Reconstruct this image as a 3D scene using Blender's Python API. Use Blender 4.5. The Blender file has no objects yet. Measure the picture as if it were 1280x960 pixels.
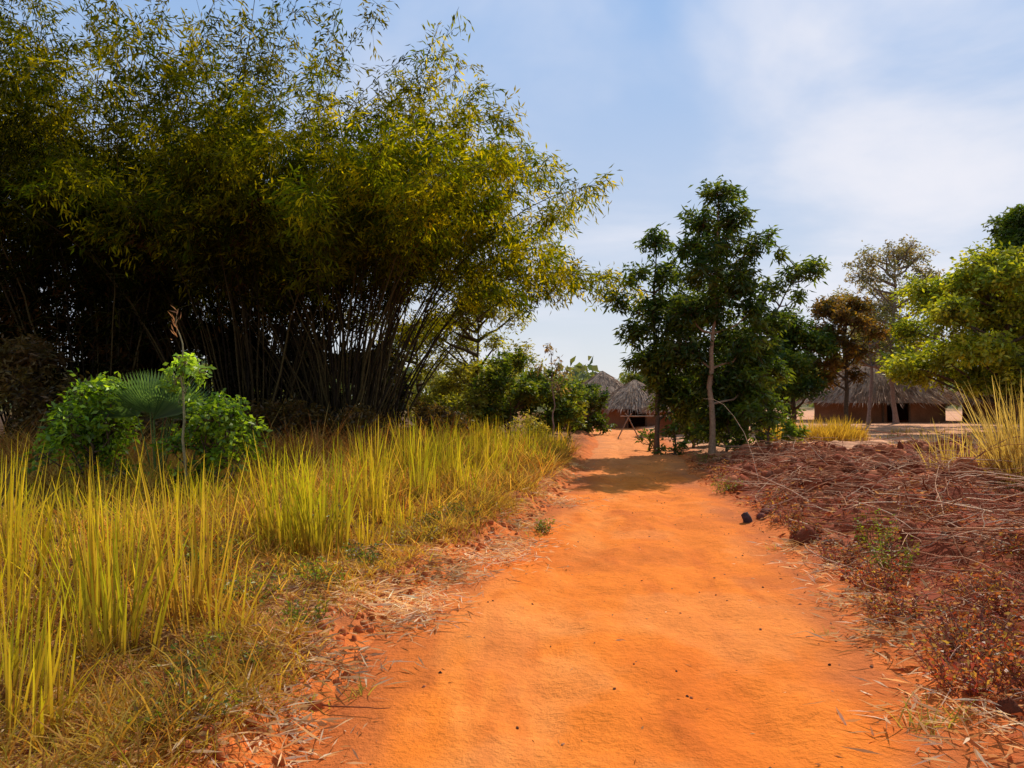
import bpy, bmesh, math
import numpy as np
R = np.random.default_rng(7)
scene = bpy.context.scene

# ------------------------------------------------------------ noise helpers
def _hash(ix, iy, s=0):
    n = (ix.astype(np.int64)*374761393 + iy.astype(np.int64)*668265263 + s*974634777) & 0x7fffffff
    n = (n ^ (n >> 13)) * 1274126177 & 0x7fffffff
    return ((n ^ (n >> 16)) & 0xffff) / 65535.0
def vnoise(x, y, s=0):
    x = np.asarray(x, float); y = np.asarray(y, float)
    ix = np.floor(x); iy = np.floor(y); fx = x-ix; fy = y-iy
    fx = fx*fx*(3-2*fx); fy = fy*fy*(3-2*fy)
    a = _hash(ix, iy, s); b = _hash(ix+1, iy, s); c = _hash(ix, iy+1, s); d = _hash(ix+1, iy+1, s)
    return (a*(1-fx)+b*fx)*(1-fy)+(c*(1-fx)+d*fx)*fy
def fbm(x, y, o=4, s=0):
    x = np.asarray(x, float); y = np.asarray(y, float)
    t = 0; a = .5; m = 0
    for i in range(o):
        t = t + a*(vnoise(x*2**i+i*17.3, y*2**i+i*9.1, s+i)-.5); m += a; a *= .5
    return t/m*2
def ss(v, a, b):
    t = np.clip((v-a)/(b-a), 0, 1); return t*t*(3-2*t)
def nrm(v):
    return v/np.maximum(np.linalg.norm(v, axis=-1, keepdims=True), 1e-9)

# ------------------------------------------------------------ terrain
TY = np.array([-8, 3.3, 4.3, 6, 7.5, 9.9, 14.6, 19.2, 24.4, 30, 38, 46, 60.])
TL = np.array([-1.0, -1.0, -0.95, -0.68, -0.28, 0.38, 1.2, 1.9, 2.7, 3.3, 3.4, 2.6, 1.0])
TR = np.array([2.0, 2.0, 2.2, 2.6, 2.8, 2.95, 3.5, 4.2, 4.8, 5.4, 6.0, 6.0, 5.0])
_yy = np.linspace(-8, 60, 700); _k = np.ones(25)/25
def _sm(t):
    v = np.interp(_yy, TY, t); p = np.pad(v, 12, mode='edge'); return np.convolve(p, _k, 'valid')
_L = _sm(TL); _Rr = _sm(TR)
def pleft(y): return np.interp(y, _yy, _L) + .24*fbm(np.asarray(y)*.9, 3.3, 4, 11)
def pright(y): return np.interp(y, _yy, _Rr) + .24*fbm(np.asarray(y)*.8, 8.3, 4, 23)
HEAPS = [(4.9, 9.2, .9, .14), (6.6, 11.2, 1.1, .18), (4.4, 7.0, .6, .1), (8.4, 13.2, 1.2, .2), (5.4, 14.0, 1.1, .2), (7.6, 9.2, .9, .12), (6.0, 16.6, 1.2, .22), (9.4, 16.5, 1.3, .22), (4.2, 11.6, .6, .14)]
def height(x, y):
    x = np.asarray(x, float); y = np.asarray(y, float)
    dl = pleft(y)-x; dr = x-pright(y)
    h = .05*fbm(x*.3, y*.3, 3, 5)
    h = h + ss(dl, 0, .45)*(.14+.09*fbm(x*1.5, y*1.5, 3, 8)) + ss(dl, .3, 3)*.16 + ss(dl, .05, .4)*.07*fbm(x*5, y*5, 3, 2)
    near = 1-ss(y, 19, 24)
    h = h + ss(dr, -.1, .5)*.08 + ss(dr, .4, 2.5)*.18 + ss(dr, .3, 1.2)*near*(.18*fbm(x*2.2, y*2.2, 4, 31)+.05*np.sin(y*3.2+x*.6)) + ss(dr, 3, 12)*.12
    for hx, hy, hr, hh in HEAPS: h = h+ss(dr, .2, .8)*hh*np.exp(-((x-hx)**2+(y-hy)**2)/hr**2)
    inside = ss(-dl, .1, .7)*ss(-dr, .1, .7)
    u = (x-pleft(y))/(pright(y)-pleft(y))
    h = h + inside*(-.035*np.exp(-((u-.33-.04*fbm(y*.5, 1, 2, 3))/.07)**2)-.03*np.exp(-((u-.70-.04*fbm(y*.5, 7, 2, 3))/.07)**2) + .026*fbm(x*2.4, y*1.3, 4, 40) + .016*fbm(x*7, y*5, 3, 44))
    return h

# ------------------------------------------------------------ mesh builder
class MB:
    def __init__(s): s.v = []; s.c = []; s.q = []; s.qm = []; s.n = 0
    def add(s, V, F, C, mat=0):
        V = np.asarray(V, float).reshape(-1, 3); F = np.asarray(F).reshape(-1, 4)
        C = np.broadcast_to(np.asarray(C, float), (len(V), 3))
        s.v.append(V); s.c.append(C); s.q.append(F+s.n); s.qm.append(np.full(len(F), mat)); s.n += len(V)
    def obj(s, name, mats, smooth=False, parent=None, loc=(0, 0, 0)):
        V = np.concatenate(s.v)-np.array(loc); C = np.concatenate(s.c); Q = np.concatenate(s.q); M = np.concatenate(s.qm)
        me = bpy.data.meshes.new(name)
        me.vertices.add(len(V)); me.vertices.foreach_set('co', V.astype(np.float32).ravel())
        me.loops.add(len(Q)*4); me.loops.foreach_set('vertex_index', Q.astype(np.int32).ravel())
        me.polygons.add(len(Q)); me.polygons.foreach_set('loop_start', (np.arange(len(Q))*4).astype(np.int32))
        for m in mats: me.materials.append(m)
        me.polygons.foreach_set('material_index', M.astype(np.int32))
        if smooth: me.polygons.foreach_set('use_smooth', np.ones(len(Q), bool))
        me.update(calc_edges=True)
        a = me.attributes.new('Col', 'FLOAT_COLOR', 'POINT')
        a.data.foreach_set('color', np.concatenate([np.clip(C, 0, 1), np.ones((len(C), 1))], 1).astype(np.float32).ravel())
        o = bpy.data.objects.new(name, me); scene.collection.objects.link(o); o.location = loc
        if parent: o.parent = parent
        return o

def add_leaves(mb, P, D, L, W, C, mat=0, fold=.2):
    n = len(P); D = nrm(D); S = nrm(np.cross(D, nrm(R.normal(size=(n, 3))+[0, 0, .6]))); N = np.cross(S, D)
    L = np.broadcast_to(L, n)[:, None]; W = np.broadcast_to(W, n)[:, None]
    V = np.stack([P, P+D*L*.42+S*W*.5+N*W*fold, P+D*L-N*L*.08, P+D*L*.42-S*W*.5+N*W*fold], 1)
    F = np.arange(n*4).reshape(n, 4)
    C = np.broadcast_to(C, (n, 3))*(1+.5*fbm(P[:, 0]*1.2+P[:, 2]*.5, P[:, 1]*1.2+P[:, 2]*1.1, 2, 99))[:, None]; mb.add(V, F, np.repeat(C, 4, 0), mat)

def add_tubes(mb, P, Rad, sides, C, mat=0):
    P = np.asarray(P, float); n, k = P.shape[:2]
    T = nrm(np.gradient(P, axis=1)); d = nrm(P[:, -1]-P[:, 0])
    ref = np.where(np.abs(d[:, :1]) > .8, [[0, 1., .1]], [[1., .1, 0]])[:, None, :]
    A = nrm(np.cross(T, ref)); B = np.cross(T, A)
    th = np.linspace(0, 2*np.pi, sides, endpoint=False)
    Rad = np.broadcast_to(Rad, (n, k))
    V = P[:, :, None, :] + Rad[:, :, None, None]*(np.cos(th)[None, None, :, None]*A[:, :, None, :]+np.sin(th)[None, None, :, None]*B[:, :, None, :])
    idx = np.arange(n*k*sides).reshape(n, k, sides); nx = np.roll(idx, -1, 2)
    F = np.stack([idx[:, :-1], nx[:, :-1], nx[:, 1:], idx[:, 1:]], -1).reshape(-1, 4)
    C = np.asarray(C, float)
    if C.ndim == 2: C = np.repeat(np.broadcast_to(C, (n, 3)), k*sides, 0)
    mb.add(V, F, C, mat)

def add_blades(mb, P, H, az, lean, bend, W, C0, C1, k=4, mat=0):
    n = len(P); H = np.broadcast_to(H, n); t = np.linspace(0, 1, k+1)
    th = np.broadcast_to(lean, n)[:, None]+np.broadcast_to(bend, n)[:, None]*t
    seg = (H/k)[:, None]
    r = np.concatenate([np.zeros((n, 1)), np.cumsum(np.sin(th[:, 1:])*seg, 1)], 1)
    z = np.concatenate([np.zeros((n, 1)), np.cumsum(np.cos(th[:, 1:])*seg, 1)], 1)
    ctr = P[:, None, :]+np.stack([r*np.cos(az)[:, None], r*np.sin(az)[:, None], z], -1)
    a2 = az+np.pi/2+R.normal(0, .9, n)
    S = np.stack([np.cos(a2), np.sin(a2), np.zeros(n)], -1)[:, None, :]
    w = (np.broadcast_to(W, n)[:, None]*(1-t**1.7*.93)*.5)[:, :, None]
    V = np.stack([ctr-S*w, ctr+S*w], 2)
    idx = np.arange(n*(k+1)*2).reshape(n, k+1, 2)
    F = np.stack([idx[:, :-1, 0], idx[:, :-1, 1], idx[:, 1:, 1], idx[:, 1:, 0]], -1).reshape(-1, 4)
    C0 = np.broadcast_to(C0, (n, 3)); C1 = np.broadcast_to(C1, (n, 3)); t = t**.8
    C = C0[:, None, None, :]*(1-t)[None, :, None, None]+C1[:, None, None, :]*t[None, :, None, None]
    mb.add(V, F, np.broadcast_to(C, (n, k+1, 2, 3)).reshape(-1, 3), mat)

def pick(cols, n, jit=.2):
    cols = np.array(cols); i = R.integers(0, len(cols), n); j = R.random(n)[:, None]
    c = cols[i]*(1-j*.5)+cols[R.integers(0, len(cols), n)]*j*.5
    return c*(1+R.uniform(-jit, jit, (n, 1)))
def on_ground(x, y, dz=0): return np.stack([x, y, height(x, y)+dz], -1)

# ------------------------------------------------------------ materials
def newmat(name):
    m = bpy.data.materials.new(name); m.use_nodes = True; nt = m.node_tree; nt.nodes.clear(); return m, nt
def foliage_mat(name, trans=.45, tint=(1.35, 1.25, .5), gloss=.03, rough=.45):
    m, nt = newmat(name); N = nt.nodes.new; Lk = nt.links.new
    out = N('ShaderNodeOutputMaterial'); at = N('ShaderNodeAttribute'); at.attribute_name = 'Col'
    tm = N('ShaderNodeVectorMath'); tm.operation = 'MULTIPLY'; tm.inputs[1].default_value = tint; Lk(at.outputs['Color'], tm.inputs[0])
    d = N('ShaderNodeBsdfDiffuse'); t = N('ShaderNodeBsdfTranslucent'); Lk(at.outputs['Color'], d.inputs['Color']); Lk(tm.outputs[0], t.inputs['Color'])
    m1 = N('ShaderNodeMixShader'); m1.inputs[0].default_value = trans; Lk(d.outputs[0], m1.inputs[1]); Lk(t.outputs[0], m1.inputs[2]); last = m1
    if gloss > 0:
        g = N('ShaderNodeBsdfGlossy'); g.inputs['Roughness'].default_value = rough; g.inputs['Color'].default_value = (.8, .8, .7, 1)
        m2 = N('ShaderNodeMixShader'); m2.inputs[0].default_value = gloss; Lk(m1.outputs[0], m2.inputs[1]); Lk(g.outputs[0], m2.inputs[2]); last = m2
    Lk(last.outputs[0], out.inputs[0]); return m
def solid_mat(name, scales=(3, 20, 90), var=.35, bump=.4, dist=.02, rough=.95):
    m, nt = newmat(name); N = nt.nodes.new; Lk = nt.links.new
    out = N('ShaderNodeOutputMaterial'); at = N('ShaderNodeAttribute'); at.attribute_name = 'Col'
    geo = N('ShaderNodeTexCoord'); last = at.outputs['Color']; hs = []
    for i, s in enumerate(scales):
        no = N('ShaderNodeTexNoise'); no.inputs['Scale'].default_value = s; no.inputs['Detail'].default_value = 3; no.inputs['Roughness'].default_value = .65
        Lk(geo.outputs['Object'], no.inputs['Vector'])
        mr = N('ShaderNodeMapRange'); mr.inputs[1].default_value = .28; mr.inputs[2].default_value = .72
        mr.inputs[3].default_value = 1-var/(1+i*.3); mr.inputs[4].default_value = 1+var/(1+i*.3); Lk(no.outputs['Fac'], mr.inputs[0])
        sc = N('ShaderNodeVectorMath'); sc.operation = 'SCALE'; Lk(last, sc.inputs[0]); Lk(mr.outputs[0], sc.inputs['Scale']); last = sc.outputs[0]
        hs.append(no.outputs['Fac'])
    b = N('ShaderNodeBsdfPrincipled'); b.inputs['Roughness'].default_value = rough; b.inputs['Specular IOR Level'].default_value = .1
    Lk(last, b.inputs['Base Color'])
    add = N('ShaderNodeMath'); add.operation = 'MULTIPLY_ADD'; add.inputs[1].default_value = .3; Lk(hs[-1], add.inputs[0]); Lk(hs[-2], add.inputs[2]); hh = add.outputs[0]
    bp = N('ShaderNodeBump'); bp.inputs['Strength'].default_value = bump; bp.inputs['Distance'].default_value = dist
    Lk(hh, bp.inputs['Height']); Lk(bp.outputs[0], b.inputs['Normal']); Lk(b.outputs[0], out.inputs[0]); return m
M_LEAF = foliage_mat('leaf', .5, (1.4, 1.3, .5), .03); M_BAMLEAF = foliage_mat('bamboo_leaf', .5, (1.7, 1.4, .3), 0)
M_GRASS = foliage_mat('grass', .5, (1.3, 1.2, .5), 0); M_DRY = foliage_mat('dry_leaf', .35, (1.2, 1.0, .7), 0)
M_BARK = solid_mat('bark', (14, 60), .3, .6, .02); M_SOIL = solid_mat('soil', (2, 12, 60), .22, .8, .04)
M_PATH = solid_mat('path_earth', (1.7, 11, 26, 120), .12, .9, .022); M_CLOD = solid_mat('clod', (10, 60), .35, .8, .02)
M_THATCH = solid_mat('thatch', (3, 25), .3, .7, .03); M_MUD = solid_mat('mud_wall', (1.5, 20), .2, .5, .02)

# ------------------------------------------------------------ ground
def grid_obj(name, X, Y, Z, C, mat):
    ny, nx = X.shape; mb = MB(); idx = np.arange(nx*ny).reshape(ny, nx)
    F = np.stack([idx[:-1, :-1], idx[:-1, 1:], idx[1:, 1:], idx[1:, :-1]], -1).reshape(-1, 4)
    mb.add(np.stack([X, Y, Z], -1), F, C.reshape(-1, 3)); return mb.obj(name, [mat], True)
xs = np.concatenate([-30-np.geomspace(1, 900, 30)[::-1], np.arange(-30, -6, .3), np.arange(-6, 9, .045), np.arange(9, 30, .2), 30+np.geomspace(.5, 900, 30)])
ys = np.concatenate([-10-np.geomspace(1, 100, 8)[::-1], np.arange(-10, 2, .3), np.arange(2, 14, .045), np.arange(14, 30, .1), np.arange(30, 60, .4), 60+np.geomspace(.5, 1500, 40)])
X, Y = np.meshgrid(xs, ys); dl = pleft(Y)-X; dr = X-pright(Y)
Z = height(X, Y); ins = np.minimum(-dl, -dr)
Z = Z-.06*ss(ins, 0, .15)
def mixc(a, b, t): return a*(1-t[..., None])+np.asarray(b)*t[..., None]
C = np.zeros(X.shape+(3,))+np.array([.60, .145, .025])
nz = fbm(X*.8, Y*.8, 4, 60); nf = fbm(X*3, Y*3, 4, 61)
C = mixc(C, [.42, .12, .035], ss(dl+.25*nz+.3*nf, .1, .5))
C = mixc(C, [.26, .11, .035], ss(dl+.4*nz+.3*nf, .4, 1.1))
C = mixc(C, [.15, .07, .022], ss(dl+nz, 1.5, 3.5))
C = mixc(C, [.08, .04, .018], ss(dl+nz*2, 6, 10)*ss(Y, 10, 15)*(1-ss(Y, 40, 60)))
rt = ss(dr+.3*nz+.2*nf, .0, .6)
C = mixc(C, [.26, .05, .016], rt*(1-ss(Y+nz*2, 17, 21)))
C = mixc(C, [.45, .15, .05], ss(nf+nz*.5, .15, .55)*rt*.5*(1-ss(Y, 17, 21)))
C = mixc(C, [.64, .30, .15], ss(Y+nz*2, 17, 21)*ss(dr, 0, 1))
far = ss(Y, 50, 90); C = mixc(C, [.16, .14, .05], np.maximum(far, ss(np.abs(X), 30, 50)))
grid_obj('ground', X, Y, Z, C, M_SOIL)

# ------------------------------------------------------------ path
yy = np.arange(-6, 48, .04); u = np.linspace(0, 1, 110)
Yp = np.repeat(yy[:, None], 110, 1); a = pleft(yy)-.25; b = pright(yy)+.25
Xp = a[:, None]*(1-u)+b[:, None]*u
out = np.maximum(pleft(Yp)-Xp, Xp-pright(Yp))
Zp = height(Xp, Yp)+.004-.1*ss(out+.08*fbm(Xp*5, Yp*5, 3, 77), 0, .22)
Cp = np.zeros(Xp.shape+(3,))+np.array([.78, .185, .016])
n1 = fbm(Xp*.9, Yp*.5, 4, 50); n2 = fbm(Xp*2.5, Yp*1.5, 4, 51); n3 = fbm(Xp*6, Yp*.8, 3, 52); n4 = fbm(Xp*1.3, Yp*.9, 5, 53)
uu = (Xp-pleft(Yp))/(pright(Yp)-pleft(Yp))
Cp = mixc(Cp, [.82, .25, .045], ss(n2+.3*np.cos((uu-.3)*9), .1, .8)*.6)
Cp = mixc(Cp, [.64, .12, .009], ss(n1, .0, .45)*.55)
Cp = mixc(Cp, [.55, .11, .012], ss(n3, .15, .6)*.5)
Cp = mixc(Cp, [.82, .28, .07], ss(n4, .12, .35)*.3)
Cp = mixc(Cp, [.50, .11, .016], ss(-n4, .2, .4)*.35)
Cp = mixc(Cp, [.46, .11, .025], ss(out+.35*n2, -.5, .05)*.85)
Cp = mixc(Cp, [.80, .31, .10], ss(Yp, 11, 24)*.55)
grid_obj('dirt_path', Xp, Yp, Zp, Cp, M_PATH)

# ------------------------------------------------------------ clods / pebbles
bm = bmesh.new(); bmesh.ops.create_icosphere(bm, subdivisions=2, radius=1)
icoV = np.array([v.co[:] for v in bm.verts]); icoF = np.array([[v.index for v in f.verts] for f in bm.faces]); bm.free()
def add_rocks(mb, P, S, C, rough=.25):
    n = len(P); ph = R.random((n, 3))*6.28
    V = icoV[None]*(1+rough*np.sin(icoV[None]*3.1+ph[:, None, :]))*(1+R.uniform(-rough*.5, rough*.5, (n, len(icoV), 1)))
    V = V*S[:, None, :]
    a = R.random(n)*6.28; ca, sa = np.cos(a)[:, None], np.sin(a)[:, None]
    V = np.stack([V[..., 0]*ca-V[..., 1]*sa, V[..., 0]*sa+V[..., 1]*ca, V[..., 2]], -1)+P[:, None, :]
    f = icoF[:, :3]; mid = (V[:, f[:, 2]]+V[:, f[:, 0]])/2
    VV = np.concatenate([V, mid], 1); nv = len(icoV)
    q = np.concatenate([f, (nv+np.arange(len(f)))[:, None]], 1)
    F = q[None]+(np.arange(n)*(nv+len(f)))[:, None, None]
    mb.add(VV, F, np.repeat(np.broadcast_to(C, (n, 3)), nv+len(f), 0))
def field_pts(n, y0, y1, maxd, p=1.):
    y = y0+(y1-y0)*R.random(n)**p; d = .25+R.random(n)**.9*maxd; return pright(y)+d, y
mb = MB(); x, y = field_pts(3400, 3.4, 19, 9, .95); s = R.uniform(.015, .09, 3400)*(.4+1.*(fbm(x, y, 3, 71) > 0))*np.clip(y/8, .4, 1.3)
add_rocks(mb, on_ground(x, y, .0), s[:, None]*R.uniform(.7, 1.3, (3400, 3)), pick([[.26, .05, .016], [.15, .035, .013], [.38, .11, .04]], 3400))
n = 420; y = 2.8+11*R.random(n); x = pleft(y)-R.gamma(2, .13, n); s = R.uniform(.008, .035, n)
add_rocks(mb, on_ground(x, y, .0), s[:, None]*R.uniform(.7, 1.3, (n, 3)), pick([[.5, .13, .03], [.36, .09, .025]], n))
mb.obj('soil_clods', [M_CLOD])
mb = MB(); n = 340; y = 2.5+16*R.random(n)**1.3; x = pleft(y)+(pright(y)-pleft(y))*np.where(R.random(n) < .5, R.random(n), np.where(R.random(n) < .5, R.random(n)**4, 1-R.random(n)**4))
s = R.uniform(.003, .011, n); add_rocks(mb, on_ground(x, y, .002), s[:, None]*R.uniform(.7, 1.3, (n, 3)), pick([[.35, .12, .05], [.10, .04, .02], [.5, .2, .09]], n))
mb.obj('pebbles', [M_CLOD])
mb = MB(); add_tubes(mb, np.array([[[2.95, 9.6, height(2.95, 9.6)-.03], [2.93, 9.6, height(2.95, 9.6)+.04], [2.90, 9.62, height(2.95, 9.6)+.10], [2.895, 9.62, height(2.95, 9.6)+.11]]]), np.array([[.06, .055, .045, .002]]), 9, np.array([[.06, .035, .03]]))
add_rocks(mb, on_ground(np.array([3.12, 3.3]), np.array([9.65, 9.9]), .01), np.array([[.08, .05, .05], [.1, .07, .06]]), [.16, .05, .03]); mb.obj('tree_stump', [M_BARK])

# ------------------------------------------------------------ litter: dry straw and leaves
mb = MB()
def flat_dir(n, up=.25):
    a = R.random(n)*6.28; return np.stack([np.cos(a), np.sin(a), R.normal(0, up, n)], -1)
STRAW = [[.72, .48, .2], [.6, .36, .13], [.8, .58, .3], [.4, .2, .07]]
n = 22000; y = 2.6+15*R.random(n)**1.4; d = R.gamma(2.2, .35, n)-.1; x = pleft(y)-d
kp = fbm(x*1.8, y*1.8, 3, 33)+.5*(d-.5) > -.05; x, y = x[kp], y[kp]; n = len(x)
add_leaves(mb, on_ground(x, y, .012), flat_dir(n, .12), R.uniform(.05, .19, n), R.uniform(.005, .013, n), pick(STRAW, n), fold=.05)
for cx, cy, rr_, n in [(-.8, 5.7, .22, 420), (-.7, 5.4, .12, 160), (-.15, 7.4, .22, 380), (-.45, 6.6, .15, 160), (.05, 8.1, .2, 260), (.25, 9.3, .2, 220), (-1.1, 4.6, .2, 240), (.75, 11.2, .25, 220), (-1.15, 3.6, .2, 300), (2.9, 6.9, .2, 200), (3.0, 8.0, .2, 200), (2.5, 5., .2, 250), (2.2, 3.7, .25, 260), (2.6, 5.9, .18, 180)]:
    x = cx+R.normal(0, rr_, n); y = cy+R.normal(0, rr_*1.2, n)
    add_leaves(mb, on_ground(x, y, .01)+np.stack([0*x, 0*x, R.random(n)*.05], -1), flat_dir(n, .2), R.uniform(.06, .22, n), R.uniform(.006, .016, n), pick([[.8, .6, .36], [.7, .46, .22], [.55, .3, .12]], n), fold=.05)
n = 2600; y = 2.6+15*R.random(n)**1.4; x = pleft(y)-R.gamma(2., .5, n)
add_leaves(mb, on_ground(x, y, .015), flat_dir(n, .2), R.uniform(.03, .07, n), R.uniform(.012, .03, n), pick(STRAW, n))
n = 32000; x, y = field_pts(n, 2.6, 19, 9, 1.1); x -= .2; kp = fbm(x*1.5, y*1.5, 3, 34) > -.2; x, y = x[kp], y[kp]; n = len(x)
add_leaves(mb, on_ground(x, y, .025), flat_dir(n, .35), R.uniform(.04, .15, n), R.uniform(.008, .04, n), pick([[.55, .17, .06], [.34, .07, .025], [.72, .42, .17], [.18, .045, .018], [.66, .30, .10]], n), fold=.1)
n = 300; y = 2.6+17*R.random(n)**1.3; x = pleft(y)+(pright(y)-pleft(y))*np.where(R.random(n) < .4, R.random(n), np.where(R.random(n) < .6, R.random(n)**3, 1-R.random(n)**3))
add_leaves(mb, on_ground(x, y, .006), flat_dir(n, .05), R.uniform(.02, .06, n), R.uniform(.004, .014, n), pick([[.6, .32, .14], [.2, .08, .03], [.7, .5, .25]], n), fold=.03)
mb.obj('leaf_litter', [M_DRY])

# ------------------------------------------------------------ grass
mb = MB()   # short dry/green grass on the left verge
def short_grass(n, dfun, y0, y1, p, hr, cols0, cols1, W=(.005, .010), thr=-.35):
    y = y0+(y1-y0)*R.random(n)**p; d = dfun(n); x = pleft(y)-d
    keep = fbm(x*1.4, y*1.4, 3, 91) > thr+R.normal(0, .15, n); x, y = x[keep], y[keep]; n = len(x)
    h = R.uniform(*hr, n)*(1+.7*fbm(x*.9, y*.9, 3, 92))
    tint = (1+.6*fbm(x*1.1, y*1.1, 3, 93))[:, None]
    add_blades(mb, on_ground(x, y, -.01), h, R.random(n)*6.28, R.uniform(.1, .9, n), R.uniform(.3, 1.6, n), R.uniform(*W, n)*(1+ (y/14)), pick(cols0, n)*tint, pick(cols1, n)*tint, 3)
TAN = [[.60, .34, .07], [.74, .46, .12], [.42, .19, .045]]; YG = [[.54, .40, .02], [.22, .28, .015], [.70, .50, .08]]; RED = [[.44, .14, .035], [.28, .09, .025]]
short_grass(32000, lambda n: .18+R.gamma(2, .5, n), 2.4, 12, 1.2, (.06, .22), TAN+RED, YG+TAN)
short_grass(36000, lambda n: .4+R.random(n)*6, 2.4, 12, 1.1, (.14, .45), TAN+RED+RED, YG+TAN+RED, thr=-.25)
short_grass(30000, lambda n: .4+R.random(n)**1.1*12, 9, 20, 1, (.25, .7), RED+TAN, TAN+RED+YG, (.006, .012))
short_grass(9000, lambda n: 2.5+R.random(n)*10, 13, 20, 1, (.6, 1.1), RED, RED+TAN, (.006, .012))
mb.obj('short_grass', [M_GRASS])
mb = MB()   # tall spear grass clumps
TGs = [[[.66, .52, .02], [.78, .58, .04], [.50, .44, .015]], [[.44, .45, .015], [.30, .36, .012], [.58, .52, .02]], [[.72, .50, .07], [.62, .45, .03], [.48, .39, .02]]]
def tall_clump(cx, cy, n, h, rad, cols1=None, sp=1.):
    a = R.random(n)*6.28; r = rad*R.random(n)**.8; x = cx+r*np.cos(a); y = cy+r*np.sin(a)
    az = a+R.normal(0, .6, n); h = h*R.uniform(.82, 1.12); hh = h*(.25+.85*R.random(n)**.9)
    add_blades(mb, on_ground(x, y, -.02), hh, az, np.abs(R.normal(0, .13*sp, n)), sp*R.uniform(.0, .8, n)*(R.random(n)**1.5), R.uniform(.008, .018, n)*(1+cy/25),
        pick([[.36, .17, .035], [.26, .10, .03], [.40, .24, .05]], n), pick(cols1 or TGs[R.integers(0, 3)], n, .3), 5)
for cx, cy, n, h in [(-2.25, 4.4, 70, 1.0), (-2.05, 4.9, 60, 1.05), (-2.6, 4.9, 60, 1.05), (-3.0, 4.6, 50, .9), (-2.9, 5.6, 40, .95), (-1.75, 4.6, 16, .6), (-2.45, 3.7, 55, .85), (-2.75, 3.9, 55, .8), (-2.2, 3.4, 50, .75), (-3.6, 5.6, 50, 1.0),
                     (-4.2, 6.3, 50, 1.0), (-1.95, 6.9, 110, 1.2), (-1.65, 6.7, 90, 1.15), (-2.2, 7.3, 70, 1.05), (-1.35, 7.2, 30, .7), (-3.3, 7.4, 30, .7),
                     (-1.5, 8.6, 60, .9), (-1.15, 8.3, 34, .75), (-1.8, 9.2, 60, .9), (-.9, 9.2, 30, .65), (-1.2, 10., 60, .95), (-.7, 10.6, 60, 1.0), (-.45, 10.1, 24, .5), (-1.0, 11.2, 60, 1.0)]:
    tall_clump(cx, cy, n, h*.95, .24)
for i in range(66):
    cy = R.uniform(10.5, 20); cx = float(pleft(cy))-R.uniform(.6, 2.8); tall_clump(cx, cy, 42, R.uniform(.35, .98), .25)
for i in range(46):
    cy = R.uniform(3, 11); cx = float(pleft(cy))-R.uniform(1.2, 6); tall_clump(cx, cy, 26, R.uniform(.3, .7), .35, None, 2.)
mb.obj('tall_grass', [M_GRASS])
mb = MB()   # dry tall grass by the right edge and far golden scrub
DG = [[.66, .46, .15], [.74, .54, .2], [.52, .36, .1]]
for i in range(34): tall_clump(R.uniform(6.6, 9.5), R.uniform(9.8, 12.2), 36, R.uniform(.4, 1.1), .3, DG, 2.2)
for cx, cy in [(6.85, 10.2), (7.2, 10.4), (7.1, 10.9), (7.5, 10.8), (7.6, 11.4), (6.95, 10.6)]: tall_clump(cx, cy, 80, 1.45, .28, DG, 1.8)
for i in range(60):
    a = R.random()*6.28; r = R.random()**.5; tall_clump(9.2+1.4*r*np.cos(a), 23.5+1.2*r*np.sin(a), 60, R.uniform(.6, 1.05)*(1.1-.5*r), .3, [[.62, .40, .05], [.52, .31, .05]], 3.)
for i in range(40): tall_clump(R.uniform(7.5, 16), R.uniform(20, 27), 24, R.uniform(.15, .35), .35, DG, 2.5)
mb.obj('dry_grass', [M_GRASS])
mb = MB()   # small tufts on path
for cx, cy, n, h in [(-.83, 4.15, 26, .12), (-.98, 4.0, 14, .09), (2.14, 5.25, 12, .07), (2.0, 3.75, 34, .17), (2.15, 3.8, 20, .14), (.1, 9.2, 20, .2), (.25, 8.6, 14, .16), (2.75, 8.0, 10, .12)]:
    x = cx+R.normal(0, .05, n); y = cy+R.normal(0, .04, n)
    add_blades(mb, on_ground(x, y), h*R.uniform(.6, 1.3, n), R.random(n)*6.28, R.uniform(.3, 1.2, n), R.uniform(.1, .8, n), .008, pick([[.4, .3, .08]], n), pick([[.24, .32, .03], [.5, .4, .08]], n), 3)
mb.obj('grass_tuft', [M_GRASS])

# ------------------------------------------------------------ dry stalks on the field
mb = MB()
def sticks(n, xf, L, rad, zs, col, up=.12, lim=True):
    x, y = xf(n); L = R.uniform(*L, n); a = R.random(n)*6.28; k = 7; t = np.linspace(0, 1, k)
    if lim: a = np.where(x+L*np.cos(a) < pright(y)+.05, np.pi-a, a)
    dirx, diry = np.cos(a), np.sin(a); sl = np.abs(R.normal(0, up, n)); bend = R.normal(0, .25, n)
    px = x[:, None]+L[:, None]*(t*dirx[:, None]-bend[:, None]*t*(t-1)*diry[:, None])+R.normal(0, .012, (n, k))
    py = y[:, None]+L[:, None]*(t*diry[:, None]+bend[:, None]*t*(t-1)*dirx[:, None])+R.normal(0, .012, (n, k))
    z0 = height(x, y); g = np.maximum(height(px, py), z0[:, None])
    pz = g+.015+zs*R.random((n, 1))+sl[:, None]*L[:, None]*t*(1.3-.7*t)
    P = np.stack([px, py, pz], -1); rr = R.uniform(*rad, n)[:, None]*(1-.65*t)
    add_tubes(mb, P, rr, 4, pick(col, n))
    m = R.random(n) < .6; P2 = P[m]; j = len(P2)   # side shoots
    s = P2[:, 3]; d = nrm(P2[:, 5]-P2[:, 3]+R.normal(0, .25, (j, 3))*np.array([1, 1, .4])); l = L[m][:, None]*R.uniform(.2, .45, (j, 1))
    add_tubes(mb, np.stack([s, s+d*l*.5, s+d*l+R.normal(0, .02, (j, 3))], 1), rr[m][:, 3:6]*.7, 4, pick(col, j))
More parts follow.
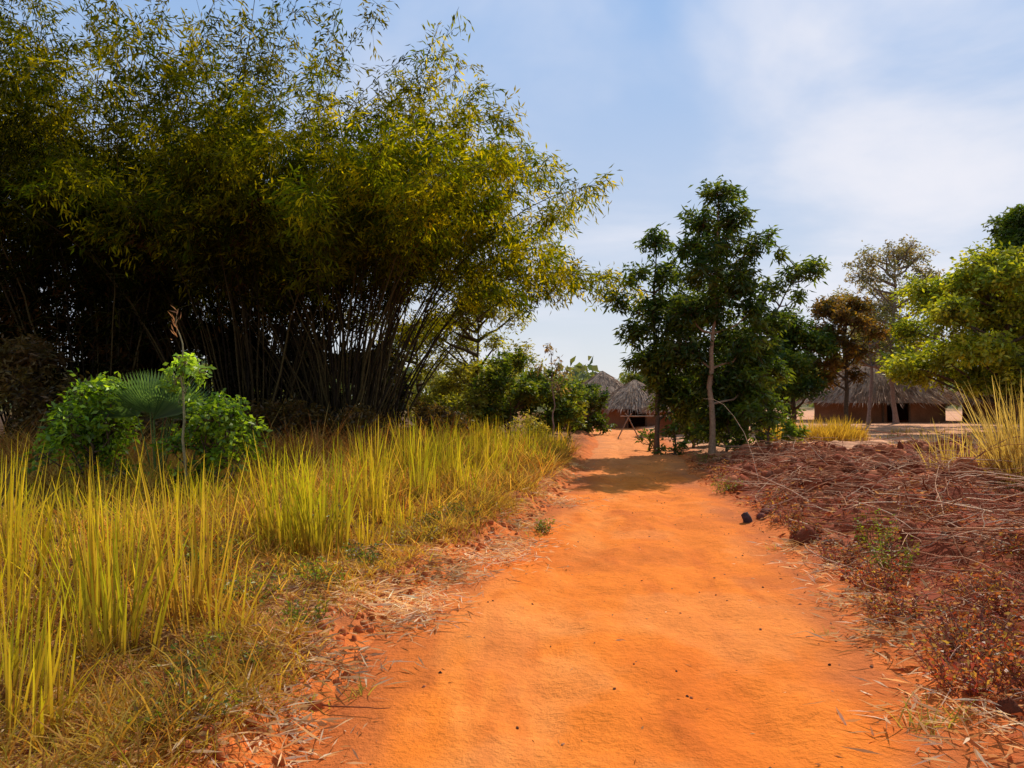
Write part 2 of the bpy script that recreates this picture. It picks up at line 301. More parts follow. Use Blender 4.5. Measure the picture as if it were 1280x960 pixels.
SC = [[.50, .22, .10], [.34, .11, .04], [.68, .42, .24], [.2, .055, .022], [.28, .08, .03]]
sticks(800, lambda n: field_pts(n, 3.4, 17, 8, 1.), (.3, 1.3), (.004, .010), .07, SC, .12)
sticks(90, lambda n: field_pts(n, 4.8, 13, 4.5, 1.), (1.0, 2.1), (.005, .010), .10, SC, .3)
sticks(2400, lambda n: field_pts(n, 2.6, 16, 7, 1.1), (.12, .5), (.002, .005), .06, SC+[[.8, .52, .3]], .3)
for hx, hy, hr, hh in HEAPS:
    sticks(40, lambda n: (hx+R.normal(0, hr*.45, n), hy+R.normal(0, hr*.45, n)), (.4, 1.1), (.005, .011), .12, SC, .2)
sticks(60, lambda n: ((lambda y: (pleft(y)-R.uniform(0, 1, n), y))(R.uniform(2.8, 8, n))), (.1, .4), (.002, .006), .005, SC, .05, False)
mb.obj('dry_stalks', [M_BARK])

# ------------------------------------------------------------ weeds right verge
def weed(name, cx, cy, rad, h, n, cols, stemc, ls=(.02, .05)):
    mb = MB(); ns = max(6, n//22); a = R.random(ns)*6.28; r = rad*R.random(ns)**.5*.5
    b = on_ground(cx+r*np.cos(a), cy+r*np.sin(a), -.01); top = b+np.stack([rad*.8*np.cos(a)*R.random(ns), rad*.8*np.sin(a)*R.random(ns), h*R.uniform(.5, 1.05, ns)], -1)
    mid = (b+top)/2+R.normal(0, .02, (ns, 3)); add_tubes(mb, np.stack([b, mid, top], 1), np.array([[.004, .003, .0015]]), 4, pick([stemc], ns), 1)
    i = R.integers(0, ns, n); t = R.uniform(.15, 1, n)[:, None]
    P = b[i]*(1-t)+top[i]*t+R.normal(0, .025, (n, 3))
    D = np.stack([np.cos(a[i]), np.sin(a[i]), np.zeros(n)], -1)*.4+R.normal(0, .8, (n, 3))*[1, 1, .6]
    add_leaves(mb, P, D, R.uniform(*ls, n), R.uniform(ls[0]*.4, ls[1]*.45, n), pick(cols, n, .3)); return mb.obj(name, [M_LEAF, M_BARK])
REDW = [[.36, .06, .03], [.20, .03, .02], [.44, .14, .05], [.4, .26, .06], [.1, .04, .02]]
GRW = [[.13, .20, .015], [.24, .25, .02], [.2, .1, .03]]
for cx, cy, r, h, n, c in [(2.45, 4.1, .3, .28, 900, REDW), (2.75, 4.6, .3, .3, 900, REDW), (2.75, 3.9, .3, .3, 900, REDW), (2.65, 5.4, .25, .2, 600, REDW), (2.9, 6.2, .25, .25, 600, REDW), (3.0, 7.1, .22, .22, 500, REDW), (3.3, 6.7, .22, .35, 500, GRW), (3.15, 8.3, .2, .2, 400, REDW),
                           (3.4, 5.5, .3, .25, 600, REDW), (3.3, 9.2, .25, .2, 400, REDW), (3.6, 7.6, .25, .4, 400, GRW), (3.5, 10.5, .3, .2, 400, REDW), (3.3, 4.8, .35, .25, 700, REDW), (3.5, 12.6, .3, .3, 400, GRW), (3.9, 14.5, .3, .3, 400, REDW), (4.3, 17, .35, .4, 500, GRW), (.35, 8.9, .14, .16, 260, GRW),
                           (-1.4, 5.0, .22, .16, 400, GRW), (-1.5, 5.9, .22, .2, 400, GRW), (-1.6, 4.2, .25, .16, 400, GRW), (-.95, 7.5, .25, .2, 400, [[.4, .27, .04], [.3, .24, .03]]), (-1.9, 5.5, .3, .25, 500, GRW), (-2.4, 6.2, .3, .25, 500, GRW), (-1.5, 3.5, .25, .18, 400, GRW), (-1.25, 6.5, .22, .2, 400, GRW), (-1.0, 8.3, .25, .2, 400, GRW), (-.6, 8.8, .22, .2, 300, GRW), (-1.9, 8.0, .3, .3, 400, GRW),
                           (4.2, 6.5, .3, .2, 400, REDW), (4.6, 8.5, .35, .25, 400, REDW), (5.5, 10.5, .4, .25, 400, REDW), (4.8, 12, .4, .25, 400, REDW)]:
    weed('weed', cx, cy, r, h, n, c, [.25, .09, .05])

# ------------------------------------------------------------ trees
def tree(name, trunk, r0, clumps, per=14, L=.16, W=.05, cols=None, twigs=1., droop=.5, bark=(.12, .08, .05), leafr=.16, branch=True, mat=None, br=.025):
    mb = MB(); tr = np.array(trunk, float); tr[0, 2] = float(height(tr[0, 0], tr[0, 1]))-.05
    t = np.linspace(0, 1, len(tr)); tt = np.linspace(0, 1, 14)
    P = np.stack([np.interp(tt, t, tr[:, i]) for i in range(3)], -1); P[1:-1, :2] += R.normal(0, .02, (12, 2))
    rr = r0*(1-.8*tt); rr[0] *= 1.35; add_tubes(mb, P[None], rr[None], 8, np.array([bark]), 1)
    for cl in clumps:
        c = np.array(cl[:3], float); rad = np.array([cl[3]]*3)*np.array([1, 1, cl[4] if len(cl) > 4 else .8]); n = int(cl[5] if len(cl) > 5 else 46*(cl[3]/.5)**2)
        dh = np.linalg.norm(P[:, :2]-c[:2], axis=1); zt = c[2]-.4*min(dh.min()+.3, 2.5)-.2; j = int(np.clip(np.argmin(np.abs(P[:, 2]-zt)), 2, 13)); s = P[j]
        m = (s+c)/2+np.array([0, 0, -.1])+R.normal(0, .07, 3)
        if branch: add_tubes(mb, np.array([[s, (s+m)/2+R.normal(0, .03, 3), m, (m+c)/2+R.normal(0, .03, 3), c]]), np.array([[br*1.3, br, br*.8, br*.6, br*.35]])*(.5+cl[3]), 5, np.array([bark]), 1)
        d = nrm(R.normal(size=(n, 3))); tip = c+d*rad*(R.random((n, 1))**.45)*R.uniform(.75, 1.25, (n, 1))
        st = c+(tip-c)*R.uniform(0, .3, (n, 1)); mm = (st+tip)/2+R.normal(0, .05, (n, 3))
        add_tubes(mb, np.stack([st, mm, tip], 1), np.array([[.01, .007, .003]])*twigs, 3, np.array([bark]*n)*1.0, 1)
        N = n*per; i = np.repeat(np.arange(n), per)
        PP = tip[i]+R.normal(0, leafr*.45, (N, 3)); DD = nrm(R.normal(size=(N, 3))*[1, 1, .6]+nrm(tip-c)[i]*.5)+np.array([0, 0, -droop])
        cc = pick(cols, n, .25)[i]*R.uniform(.8, 1.2, (N, 1))
        add_leaves(mb, PP, DD, R.uniform(.6, 1.15, N)*L, R.uniform(.7, 1.1, N)*W, cc)
    return mb.obj(name, [mat or M_LEAF, M_BARK])
DKG = [[.045, .08, .008], [.075, .12, .011], [.17, .20, .018]]
tree('broadleaf_tree', [(5.2, 20, 0), (5.15, 20, 2), (5.3, 20, 4), (5.4, 20, 6.7)], .09,
     [(5.4, 20, 6.85, .45), (5.05, 20.2, 6.2, .5), (5.8, 19.9, 6.3, .46), (5.4, 20, 5.5, .66), (4.6, 20.1, 5.5, .42), (6.35, 20, 5.5, .36), (4.95, 19.8, 4.8, .6), (5.95, 20.2, 4.7, .65), (5.4, 20.3, 4.0, .8), (4.6, 20.2, 3.9, .55), (6.3, 19.9, 3.9, .5), (6.1, 20.2, 3.0, .75), (4.7, 20.5, 2.9, .75), (5.5, 20.6, 2.2, .8), (5.9, 20.4, 6.95, .2), (6.2, 20.4, 1.9, .7), (5.6, 20.7, 1.2, .7)], 12, .24, .068, DKG, bark=(.30, .18, .10))
tree('broadleaf_tree', [(4.05, 21.5, 0), (4.1, 21.5, 2), (3.95, 21.5, 4), (4.05, 21.5, 5.6)], .08,
     [(4.05, 21.5, 6.0, .45), (3.5, 21.5, 5.0, .38), (2.95, 21.4, 4.3, .36), (4.4, 21.5, 5.0, .5), (4.0, 21.6, 4.1, .6), (3.4, 21.5, 3.4, .45), (4.5, 21.3, 3.5, .75), (3.6, 21.5, 2.6, .42), (4.3, 21.5, 2.6, .8), (4.4, 21.6, 1.8, .6), (4.9, 21.6, 1.6, .85), (4.8, 21.6, 4.2, .6)], 12, .24, .066, DKG)
tree('broadleaf_tree', [(6.3, 20.8, 0), (6.5, 20.8, 2), (7.0, 20.8, 3.6), (7.8, 20.8, 5.0)], .06,
     [(8.05, 20.8, 5.0, .36), (7.55, 20.8, 4.9, .26), (7.2, 20.8, 5.5, .2), (6.95, 20.7, 5.9, .24), (7.8, 20.8, 4.3, .25), (8.3, 20.9, 5.2, .25), (7.1, 20.8, 4.5, .35), (6.8, 21, 3.4, .55), (7.3, 21, 3.7, .4), (6.5, 21, 2.6, .65), (7.0, 20.9, 2.3, .55)], 12, .23, .066, DKG)
def bush(name, cx, cy, w, h, n, cols, L=.12, W=.05, per=12, flat=1., mat=None, droop=.2):
    cl = []
    g = float(height(cx, cy))
    for i in range(n):
        a = R.random()*6.28; r = R.random()**.6; z = R.uniform(.15, 1)
        rr = w*.5*r*math.sqrt(max(.15, 1-(z-.25)**2)); cl.append((cx+rr*math.cos(a), cy+rr*math.sin(a), g+z*h*.86, w*.5*R.uniform(.24, .45), .8))
    return tree(name, [(cx, cy, 0), (cx+.05, cy, g+h*.3), (cx, cy+.05, g+h*.6)], .03+.01*w, cl, per, L, W, cols, droop=droop, leafr=.12, mat=mat, br=.02)
bush('shrub', 6.5, 19.6, 1.4, 2.3, 14, [[.08, .12, .01], [.16, .21, .018]], .16, .07)
bush('shrub', 5.7, 20.4, 1.4, 1.6, 12, DKG, .16, .07); bush('shrub', 4.4, 20.9, .8, 1.0, 8, DKG, .16, .07); bush('shrub', 4.1, 23, .6, .9, 8, DKG, .16, .07); bush('shrub', 5.3, 22.5, 1.7, 2.2, 14, DKG, .18, .07)
MIDG = [[.07, .11, .012], [.13, .18, .016], [.24, .24, .02]]
LIME = [[.30, .32, .018], [.46, .42, .025], [.17, .22, .015]]
def auto_tree(name, x, y, h, w, z0, n, cols, r0=.12, L=.2, W=.08, per=12, rs=(.2, .34), ntw=None, lean=0, droop=.3, bark=(.12, .08, .05)):
    cl = []
    for i in range(n):
        a = R.random()*6.28; z = R.random(); rr = w*.5*(R.random()**.5)*math.sin(math.pi*min(.95, .18+z*.75))*R.uniform(.8, 1.25)
        q = w*.5*R.uniform(*rs); c = (x+lean*z+rr*math.cos(a), y+rr*math.sin(a), z0+(h-z0)*z-q*.4, q, .75)
        cl.append(c if ntw is None else c+(ntw,))
    return tree(name, [(x, y, 0), (x+R.normal(0, .1), y, z0*.8), (x+lean*.4, y, (z0+h)/2), (x+lean, y, h*.88)], r0, cl, per, L, W, cols, droop=droop, bark=bark, leafr=.2, br=.05)
auto_tree('broadleaf_tree', 10.6, 29, 4.8, 3.4, 1.0, 26, DKG); auto_tree('broadleaf_tree', 9.0, 30, 4.3, 3.2, .8, 24, DKG)
auto_tree('broadleaf_tree', 8.1, 28, 3.8, 2.6, .9, 20, DKG)
auto_tree('broadleaf_tree', 12.8, 29.5, 5.5, 3.0, 2.4, 22, [[.2, .09, .02], [.12, .09, .02], [.26, .14, .02]], .10)
auto_tree('sparse_tree', 17.0, 34, 8.6, 5.8, 3.4, 64, [[.2, .2, .07], [.3, .24, .12], [.36, .25, .14]], .11, .18, .07, 10, (.12, .24), 19, bark=(.25, .17, .13))
auto_tree('sparse_tree', 15.3, 33, 5.8, 3.4, 3.2, 26, [[.2, .2, .06], [.28, .22, .09]], .08, .17, .06, 9, (.14, .28), 15, bark=(.25, .17, .13))
auto_tree('spreading_tree', 16.1, 25, 6.2, 6.6, 2.1, 66, LIME, .13, .2, .09, 10, (.12, .22), lean=-.4)
auto_tree('spreading_tree', 20.5, 27, 6.8, 6.0, 2.2, 40, LIME, .14, .2, .09, 11, (.14, .24))
auto_tree('broadleaf_tree', 22.8, 34, 9.8, 5.5, 4.0, 34, DKG, .25, .24, .1); auto_tree('broadleaf_tree', 26, 30, 8, 6, 3.0, 30, DKG, .25, .24, .1)
auto_tree('broadleaf_tree', 14.5, 43, 5, 4, 1.5, 16, MIDG); auto_tree('broadleaf_tree', 21.0, 46, 6, 5, 1.5, 20, MIDG); auto_tree('broadleaf_tree', 9.4, 50, 4.5, 4, 1.2, 18, MIDG)
# centre
auto_tree('airy_tree', -1.2, 27, 5.6, 4.4, 1.2, 44, [[.32, .31, .03], [.42, .36, .04]], .08, .18, .06, 10, (.16, .28), 32)
auto_tree('airy_tree', -3.6, 29, 4.5, 3.6, 1.0, 24, [[.24, .25, .03], [.32, .28, .04]], .08, .18, .06, 9, (.2, .3), 28)
bush('shrub', -.1, 23.5, 2.4, 2.9, 24, MIDG, .17, .075); bush('shrub', 1.1, 24.5, 1.9, 2.4, 18, MIDG, .17, .075); bush('shrub', -1.7, 22.5, 2.2, 1.7, 16, [[.32, .28, .03], [.22, .22, .02]], .15, .06)
bush('shrub', .4, 21.6, 1.2, 1.0, 8, [[.42, .32, .05], [.3, .26, .04]], .12, .04); bush('shrub', 1.9, 25.5, 1.2, 1.7, 12, MIDG, .14, .06)
bush('shrub', 3.0, 31, 2.1, 2.2, 22, DKG, .18, .08); bush('shrub', 2.1, 30, 1.6, 1.6, 10, MIDG, .16, .07)
tree('bare_sapling', [(1.15, 22, 0), (1.2, 22, 1.4), (1.1, 22, 3.1)], .03, [(1.0, 22, 3.0, .25, .9, 9), (1.35, 22, 2.5, .3, .8, 9), (.8, 22, 2.4, .28, .8, 8), (1.3, 22, 1.9, .25, .8, 8), (1.6, 22.1, 2.3, .2, .8, 6)], 6, .14, .04, [[.4, .22, .12], [.3, .22, .06]], droop=.8, br=.014, bark=(.25, .16, .12))

# distant trees as one mass
mb = MB(); n = 26000; az = R.uniform(-1.25, 1.25, n); dist = R.uniform(75, 130, n)
hh = 3.0+2.6*(fbm(az*22, dist*.02, 4, 5)+.5)+fbm(az*90, dist*.05, 3, 6)*1.2
P = np.stack([dist*np.sin(az), dist*np.cos(az), np.clip(hh, 1.2, 9)*R.random(n)**.6], -1)
add_leaves(mb, P, R.normal(size=(n, 3)), R.uniform(.7, 1.3, n), R.uniform(.4, .8, n), pick([[.08, .11, .04], [.13, .14, .05], [.17, .16, .06]], n)); mb.obj('distant_tree_line', [M_LEAF])

# ------------------------------------------------------------ bushes, palm, sapling on the left
GB = [[.15, .25, .012], [.32, .44, .02], [.07, .13, .008]]
bush('green_bush', -5.5, 10, 1.35, 1.55, 30, GB, .10, .045, 14); bush('green_bush', -3.85, 9.9, 1.2, 1.35, 28, GB, .10, .045, 14)
mb = MB(); px_, py_ = -4.62, 10.0; g = float(height(px_, py_))
for i in range(10):     # fan palm: petioles and pleated fans
    a = i*.8+R.normal(0, .2); tilt = R.uniform(.1, .75); hub = np.array([px_+math.cos(a)*.5*math.sin(tilt), py_+math.sin(a)*.5*math.sin(tilt), g+.66+.42*math.cos(tilt)])
    b0 = np.array([px_, py_, g]); add_tubes(mb, np.array([[b0, (b0+hub)/2+[0, 0, .06], hub]]), np.array([[.014, .01, .007]]), 5, np.array([[.12, .16, .04]]), 1)
    out_ = nrm(np.array([math.cos(a)*math.sin(tilt), math.sin(a)*math.sin(tilt), math.cos(tilt)])); side = nrm(np.cross(out_, np.array([-.2, 1, 0])+R.normal(0, .5, 3))) ; ns = 30
    th = np.linspace(-1.1, 1.1, ns); D = out_*np.cos(th)[:, None]+side*np.sin(th)[:, None]; D[:, 2] -= .05
    Nn = nrm(np.cross(out_, side)); Sx = nrm(np.cross(D, Nn)); Ln = .62*(.8+.2*np.cos(th))[:, None]; h2 = hub[None]
    V = np.stack([h2+0*D, h2+D*Ln*.6+Sx*.013+Nn*.012, h2+D*Ln, h2+D*Ln*.6-Sx*.013-Nn*.012], 1)
    mb.add(V, np.arange(ns*4).reshape(ns, 4), pick([[.07, .13, .05], [.12, .2, .07]], ns).repeat(4, 0))
mb.obj('fan_palm', [M_LEAF, M_BARK])
tree('sapling', [(-4.05, 9.6, 0), (-4.1, 9.6, 1.4), (-4.12, 9.6, 2.1), (-4.2, 9.6, 2.6)], .022, [(-4.1, 9.6, 2.02, .2, .8, 14), (-4.2, 9.6, 1.8, .16, .8, 9), (-3.92, 9.6, 1.9, .14, .8, 8)], 9, .11, .05, [[.3, .42, .03], [.22, .34, .03]], br=.008, leafr=.08, bark=(.3, .25, .12))
mb = MB(); add_leaves(mb, np.repeat([[-4.2, 9.6, 2.3]], 14, 0)+np.stack([R.normal(0, .02, 14), R.normal(0, .02, 14), np.linspace(0, .36, 14)], -1), R.normal(size=(14, 3))*.4+[-.3, 0, 1], .12, .02, [.3, .15, .07]); mb.obj('seed_head', [M_DRY])

# ------------------------------------------------------------ bamboo
BL = np.array([[.15, .17, .005], [.26, .25, .007], [.40, .35, .009], [.08, .11, .005]])
def bamboo(name, cx, cy, n, H, base_r, bias=(0, 0), th0=(.02, .3), th1=(.4, 1.4), tmin=.3, twn=34, per=13, ext=0, brown=0., lum=1., dj=.25):  # lum scales leaf colour per clump: sunlit right arm, shaded left and back
    mb = MB(); k = 16; t = np.linspace(0, 1, k)
    a = R.random(n)*6.28; r = base_r*np.sqrt(R.random(n)); x0 = cx+r*np.cos(a)*1.5; y0 = cy+r*np.sin(a)
    d = np.stack([np.cos(a), np.sin(a)], -1)+np.array(bias)+R.normal(0, dj, (n, 2)); d = d/np.linalg.norm(d, axis=1, keepdims=True)
    L = H*R.uniform(.72, 1.06, n); e = np.zeros(n, bool); e[:ext] = True
    A0 = R.uniform(*th0, n); A1 = R.uniform(*th1, n); L[e] = H*R.uniform(1.1, 1.25, ext); A1[e] = R.uniform(.25, .8, ext); A0[e] *= .5
    th = A0[:, None]+A1[:, None]*t**2.1; seg = (L/(k-1))[:, None]
    rr = np.concatenate([np.zeros((n, 1)), np.cumsum(np.sin(th[:, 1:])*seg, 1)], 1); zz = np.concatenate([np.zeros((n, 1)), np.cumsum(np.cos(th[:, 1:])*seg, 1)], 1)
    P = np.stack([x0[:, None]+rr*d[:, :1], y0[:, None]+rr*d[:, 1:], height(x0, y0)[:, None]-.1+zz], -1); P[:, 2:, :2] += np.cumsum(R.normal(0, .03, (n, k-2, 2)), 1)
    add_tubes(mb, P, R.uniform(.018, .034, n)[:, None]*(1-.85*t), 5, pick([[.06, .04, .016], [.10, .07, .025], [.03, .02, .012]], n), 1)
    N = n*twn; ci = np.repeat(np.arange(n), twn); tv = tmin+(1-tmin)*R.random(N)**.7
    keep = ~e[ci] | ((tv > .55) & (R.random(N) < .5)); ci = ci[keep]; tv = tv[keep]; N = len(ci)
    f = tv*(k-1); i0 = np.minimum(f.astype(int), k-2); w = (f-i0)[:, None]
    S = P[ci, i0]*(1-w)+P[ci, i0+1]*w; T = nrm(P[ci, i0+1]-P[ci, i0])
    ln = R.uniform(.35, 1.15, N)*(1.15-.5*tv)
    D = nrm(nrm(R.normal(size=(N, 3))*[1, 1, .6])+T*.4); E1 = S+D*(ln*.55)[:, None]; E2 = S+D*ln[:, None]+np.array([0, 0, -1.])*(ln*R.uniform(.1, .4, N))[:, None]
    add_tubes(mb, np.stack([S, E1, E2], 1), np.array([[.006, .004, .002]]), 3, np.array([[.12, .11, .03]]*N), 1)
    Q = N*per; j = np.repeat(np.arange(N), per); s = R.random(Q)[:, None]**.8
    PP = (1-s)**2*S[j]+2*s*(1-s)*E1[j]+s*s*E2[j]+R.normal(0, .09, (Q, 3))
    DD = nrm(E2-S)[j]*.7+R.normal(0, .5, (Q, 3))+np.array([0, 0, -.4])
    cc = BL[R.integers(0, 4, N)][j]*R.uniform(.7, 1.2, (Q, 1))*(lum*(.10+1.1*tv[j]**3.))[:, None]  # shade painted into leaf colour: dark inner foliage, sunlit brightness toward the tips
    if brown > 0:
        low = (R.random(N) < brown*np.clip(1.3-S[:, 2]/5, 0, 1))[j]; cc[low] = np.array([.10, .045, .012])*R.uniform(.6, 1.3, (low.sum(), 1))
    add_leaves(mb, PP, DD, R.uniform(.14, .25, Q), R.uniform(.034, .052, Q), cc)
    return mb.obj(name, [M_BAMLEAF, M_BARK])
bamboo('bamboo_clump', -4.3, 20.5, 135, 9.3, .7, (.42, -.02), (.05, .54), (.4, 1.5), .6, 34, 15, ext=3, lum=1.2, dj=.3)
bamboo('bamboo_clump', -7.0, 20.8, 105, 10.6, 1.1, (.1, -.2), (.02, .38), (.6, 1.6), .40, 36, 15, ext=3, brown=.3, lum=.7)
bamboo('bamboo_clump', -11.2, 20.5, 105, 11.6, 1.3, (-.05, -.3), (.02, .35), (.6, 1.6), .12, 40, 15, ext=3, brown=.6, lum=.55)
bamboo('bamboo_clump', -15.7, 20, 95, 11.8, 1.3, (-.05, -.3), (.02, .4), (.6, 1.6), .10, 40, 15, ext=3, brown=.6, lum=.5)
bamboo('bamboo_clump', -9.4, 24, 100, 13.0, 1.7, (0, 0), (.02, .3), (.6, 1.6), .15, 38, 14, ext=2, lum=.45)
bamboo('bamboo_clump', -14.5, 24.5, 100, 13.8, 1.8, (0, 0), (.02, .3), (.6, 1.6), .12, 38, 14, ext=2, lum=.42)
UG = [[.16, .08, .02], [.10, .07, .016], [.2, .12, .025]]; DU = [[.04, .04, .008], [.06, .04, .012]]
for cx, cy, w, h in [(-11.8, 17.2, 3, 2.6), (-9.4, 17.2, 2.6, 1.8), (-13.8, 16.5, 3, 3.0), (-7.2, 17.6, 2.2, 1.3), (-3.6, 18.6, 2, 1.0), (-5.4, 18.4, 2, 1.1), (-2.0, 19.5, 1.6, 1.2), (-8.4, 16.0, 2.4, 1.0), (-6.0, 16.5, 2, .8)]:
    bush('undergrowth', cx, cy, w, h, 18, UG, .17, .05, 10, mat=M_LEAF)
for cx, cy, w, h in [(-8.5, 22.5, 3, 3.6), (-6.1, 23.0, 3, 3.6), (-4.4, 23.5, 2.6, 2.8), (-11.5, 23, 3.4, 3.8)]:  # near-black shrubs added to stop light showing between the culms
    bush('undergrowth', cx, cy, w, h, 24, DU, .22, .09, 10, mat=M_LEAF)

# ------------------------------------------------------------ huts
def hut(cx, cy, rad, wall_h, roof_h, door_a=-1.7, wallc=(.22, .10, .05), flat=.0, sx=1.):
    g = float(height(cx, cy)); e = bpy.data.objects.new('thatched_hut', None); scene.collection.objects.link(e); e.location = (cx, cy, g)
    def P3(a, r, z): return np.stack([cx+r*np.cos(a)*sx, cy+r*np.sin(a), g+z+0*a], -1)
    mb = MB(); na = 72; a = np.linspace(0, 2*np.pi, na, endpoint=False); zs = np.array([-.15, .5, 1.0, wall_h*.8, wall_h+.15])
    zs = np.sort(zs)
    V = np.stack([P3(a, rad*(1+.015*fbm(a*6, zi*2, 3, 7)), zi+0*a) for zi in zs]); idx = np.arange(5*na).reshape(5, na); F = []
    for i in range(4):
        for j in range(na):
            dd = (a[j]-door_a+np.pi) % (2*np.pi)-np.pi
            if abs(dd)*rad < .45 and i < 3: continue
            F.append([idx[i, j], idx[i, (j+1) % na], idx[i+1, (j+1) % na], idx[i+1, j]])
    mb.add(V, F, wallc); mb.obj('wall', [M_MUD], parent=e, loc=(cx, cy, g)).location = (0, 0, 0)
    mb = MB(); fa = np.array([door_a-.5/rad, door_a+.5/rad]); fp = P3(fa, rad*1.01, 0.)
    post = np.stack([fp, fp+[0, 0, wall_h*.85]], 1); add_tubes(mb, post, .05, 6, np.array([[.12, .07, .04]]*2)); add_tubes(mb, np.stack([post[:1, 1], post[1:, 1]], 1), .05, 6, np.array([[.12, .07, .04]]))
    mb.obj('door_frame', [M_BARK], parent=e, loc=(cx, cy, g)).location = (0, 0, 0)
    mb = MB(); nr = 12; u = np.linspace(0, 1, nr); ro = rad*1.25
    V = []
    for ui in u:
        r_ = ro*(1-ui)**(1-flat*.5)+.03; z_ = wall_h-.2+roof_h*ui**(1-flat*.4); V.append(P3(a, r_*(1+.03*fbm(a*9, ui*8, 3, 9)), z_+.04*fbm(a*5, ui*5, 3, 3)))
    V = np.stack(V); idx = np.arange(nr*na).reshape(nr, na); nx = np.roll(idx, -1, 1); F = np.stack([idx[:-1], nx[:-1], nx[1:], idx[1:]], -1).reshape(-1, 4)
    TC = np.array([.30, .19, .12]); mb.add(V, F, TC)
    n = 3800; aa = R.random(n)*6.28; ui = 1-R.random(n)**.6; r_ = ro*(1-ui)**(1-flat*.5); z_ = wall_h-.2+roof_h*ui**(1-flat*.4)
    S = P3(aa, r_, z_+.03); sl = math.atan2(roof_h, ro); D = np.stack([np.cos(aa)*math.cos(sl)*sx, np.sin(aa)*math.cos(sl), -math.sin(sl)+0*aa], -1)+R.normal(0, .08, (n, 3))
    add_leaves(mb, S, D, R.uniform(.3, .6, n), .035, pick([[.44, .28, .17], [.24, .14, .08], [.52, .35, .22]], n), 0, .1)
    mb.obj('thatch_roof', [M_THATCH], parent=e, loc=(cx, cy, g)).location = (0, 0, 0)
hut(18.1, 38, 2.6, 1.1, 2.4, flat=.3, sx=1.15)
hut(23.4, 36, 2.0, 1.2, 2.2, flat=.2)
hut(7.4, 31, 1.5, 1.1, 1.3, flat=.2); hut(6.4, 40, 1.7, 1.1, 1.5, flat=.2); hut(11, 49, 2.4, 1.4, 2.0); hut(6.6, 56, 2.6, 1.3, 2.2)
mb = MB(); rk = np.array([5.3, 29.0]); g = float(height(*rk))   # pole rack by the far end of the path
for dx in (-.9, .9):
    add_tubes(mb, np.array([[[rk[0]+dx-.4, rk[1], g], [rk[0]+dx, rk[1], g+.8], [rk[0]+dx+.12, rk[1], g+.95]], [[rk[0]+dx+.4, rk[1]+.1, g], [rk[0]+dx, rk[1]+.1, g+.8], [rk[0]+dx-.12, rk[1]+.1, g+.95]]]), .025, 5, np.array([[.3, .2, .13]]*2))
add_tubes(mb, np.array([[[rk[0]-1.2, rk[1]+.05, g+.83], [rk[0]+1.2, rk[1]+.05, g+.83]]]), .025, 5, np.array([[.3, .2, .13]])); mb.obj('pole_rack', [M_BARK])

# ------------------------------------------------------------ sky + sun
EL, AZ = math.radians(42), math.radians(30)
w = bpy.data.worlds.new('World'); scene.world = w; w.use_nodes = True; nt = w.node_tree; nt.nodes.clear(); N = nt.nodes.new; Lk = nt.links.new
sky = N('ShaderNodeTexSky'); sky.sky_type = 'NISHITA'; sky.sun_disc = False; sky.sun_elevation = EL; sky.sun_rotation = AZ; sky.air_density = 1.0; sky.dust_density = .3; sky.ozone_density = 2.5
tc = N('ShaderNodeTexCoord'); sep = N('ShaderNodeSeparateXYZ'); Lk(tc.outputs['Generated'], sep.inputs[0])
za = N('ShaderNodeMath'); za.operation = 'MAXIMUM'; za.inputs[1].default_value = 0; Lk(sep.outputs['Z'], za.inputs[0])
zb = N('ShaderNodeMath'); zb.operation = 'ADD'; zb.inputs[1].default_value = .18; Lk(za.outputs[0], zb.inputs[0])
dx = N('ShaderNodeMath'); dx.operation = 'DIVIDE'; Lk(sep.outputs['X'], dx.inputs[0]); Lk(zb.outputs[0], dx.inputs[1])
dy = N('ShaderNodeMath'); dy.operation = 'DIVIDE'; Lk(sep.outputs['Y'], dy.inputs[0]); Lk(zb.outputs[0], dy.inputs[1])
cb = N('ShaderNodeCombineXYZ'); Lk(dx.outputs[0], cb.inputs[0]); Lk(dy.outputs[0], cb.inputs[1])
no = N('ShaderNodeTexNoise'); no.inputs['Scale'].default_value = 1.1; no.inputs['Detail'].default_value = 6; no.inputs['Roughness'].default_value = .52; no.inputs['Distortion'].default_value = .4; Lk(cb.outputs[0], no.inputs['Vector'])
cd = N('ShaderNodeVectorMath'); cd.operation = 'DOT_PRODUCT'; e1, a1 = math.radians(23), math.radians(27); cd.inputs[1].default_value = (math.cos(e1)*math.sin(a1), math.cos(e1)*math.cos(a1), math.sin(e1)); Lk(tc.outputs['Generated'], cd.inputs[0])
mk = N('ShaderNodeMapRange'); mk.interpolation_type = 'SMOOTHSTEP'; mk.inputs[1].default_value = .96; mk.inputs[2].default_value = 1.0; mk.inputs[3].default_value = 0; mk.inputs[4].default_value = .22; Lk(cd.outputs['Value'], mk.inputs[0])
ad = N('ShaderNodeMath'); ad.operation = 'ADD'; Lk(no.outputs['Fac'], ad.inputs[0]); Lk(mk.outputs[0], ad.inputs[1])
cr = N('ShaderNodeMapRange'); cr.interpolation_type = 'SMOOTHSTEP'; cr.inputs[1].default_value = .43; cr.inputs[2].default_value = .80; cr.inputs[3].default_value = 0; cr.inputs[4].default_value = .92; Lk(ad.outputs[0], cr.inputs[0])
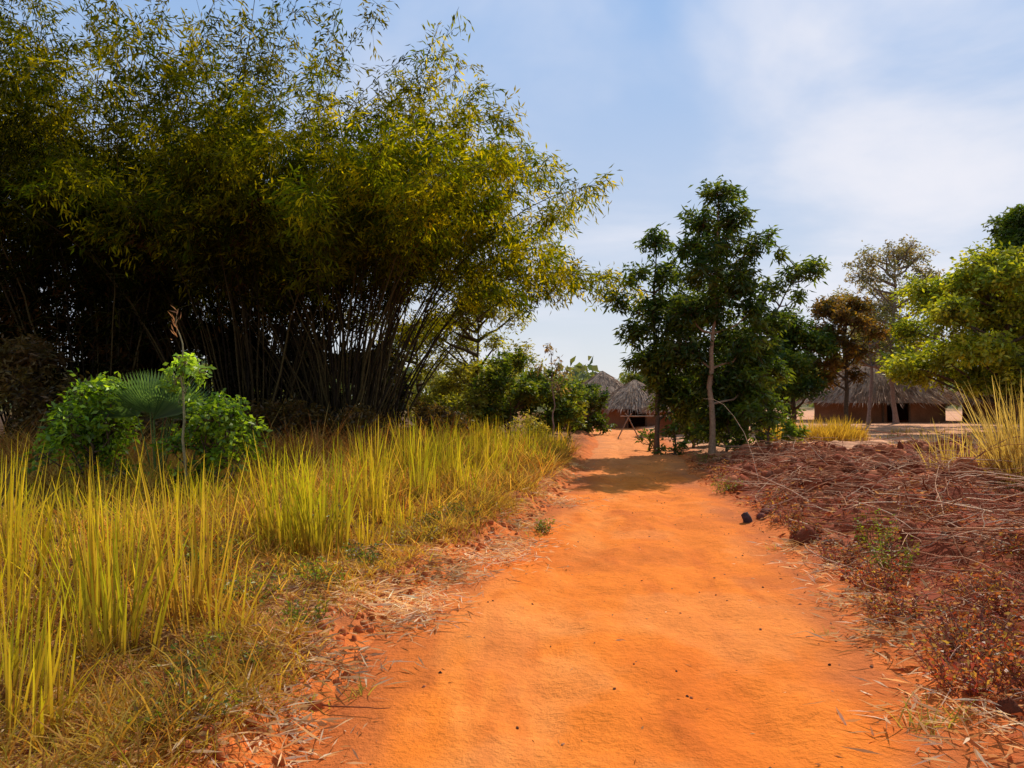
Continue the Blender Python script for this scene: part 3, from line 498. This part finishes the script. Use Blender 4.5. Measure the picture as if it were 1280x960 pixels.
hz = N('ShaderNodeMapRange'); hz.inputs[1].default_value = 0.02; hz.inputs[2].default_value = .58; Lk(sep.outputs['Z'], hz.inputs[0])
hc = N('ShaderNodeMix'); hc.data_type = 'RGBA'; Lk(hz.outputs[0], hc.inputs[0]); hc.inputs[6].default_value = (.84, .86, .91, 1); hc.inputs[7].default_value = (.23, .50, .96, 1)
bg1 = N('ShaderNodeBackground'); bg1.inputs['Strength'].default_value = .07; Lk(sky.outputs[0], bg1.inputs['Color'])
bg3 = N('ShaderNodeBackground'); bg3.inputs['Strength'].default_value = .97; Lk(hc.outputs[2], bg3.inputs['Color'])
m0 = N('ShaderNodeMixShader'); m0.inputs[0].default_value = .8; Lk(bg1.outputs[0], m0.inputs[1]); Lk(bg3.outputs[0], m0.inputs[2])
bg2 = N('ShaderNodeBackground'); bg2.inputs['Color'].default_value = (.88, .88, .95, 1); bg2.inputs['Strength'].default_value = 1.
mx = N('ShaderNodeMixShader'); Lk(cr.outputs[0], mx.inputs[0]); Lk(m0.outputs[0], mx.inputs[1]); Lk(bg2.outputs[0], mx.inputs[2])
wo = N('ShaderNodeOutputWorld'); Lk(mx.outputs[0], wo.inputs[0])
sl = bpy.data.lights.new('sun', 'SUN'); sl.energy = 5; sl.angle = math.radians(.53); sl.color = (1, .94, .84)
so = bpy.data.objects.new('sun', sl); scene.collection.objects.link(so)
from mathutils import Vector
so.rotation_euler = Vector((math.cos(EL)*math.sin(AZ), math.cos(EL)*math.cos(AZ), math.sin(EL))).to_track_quat('Z', 'Y').to_euler()

cam = bpy.data.cameras.new('camera'); cam.lens = 27; cam.sensor_width = 36; cam.clip_end = 5000; cam.clip_start = .05
co = bpy.data.objects.new('camera', cam); scene.collection.objects.link(co); co.location = (0, 0, 1.6); co.rotation_euler = (math.radians(90.9), 0, 0)
scene.camera = co
scene.view_settings.view_transform = 'Standard'; scene.view_settings.look = 'None'; scene.view_settings.exposure = 0
print('verts', sum(len(o.data.vertices) for o in scene.objects if o.type == 'MESH'))
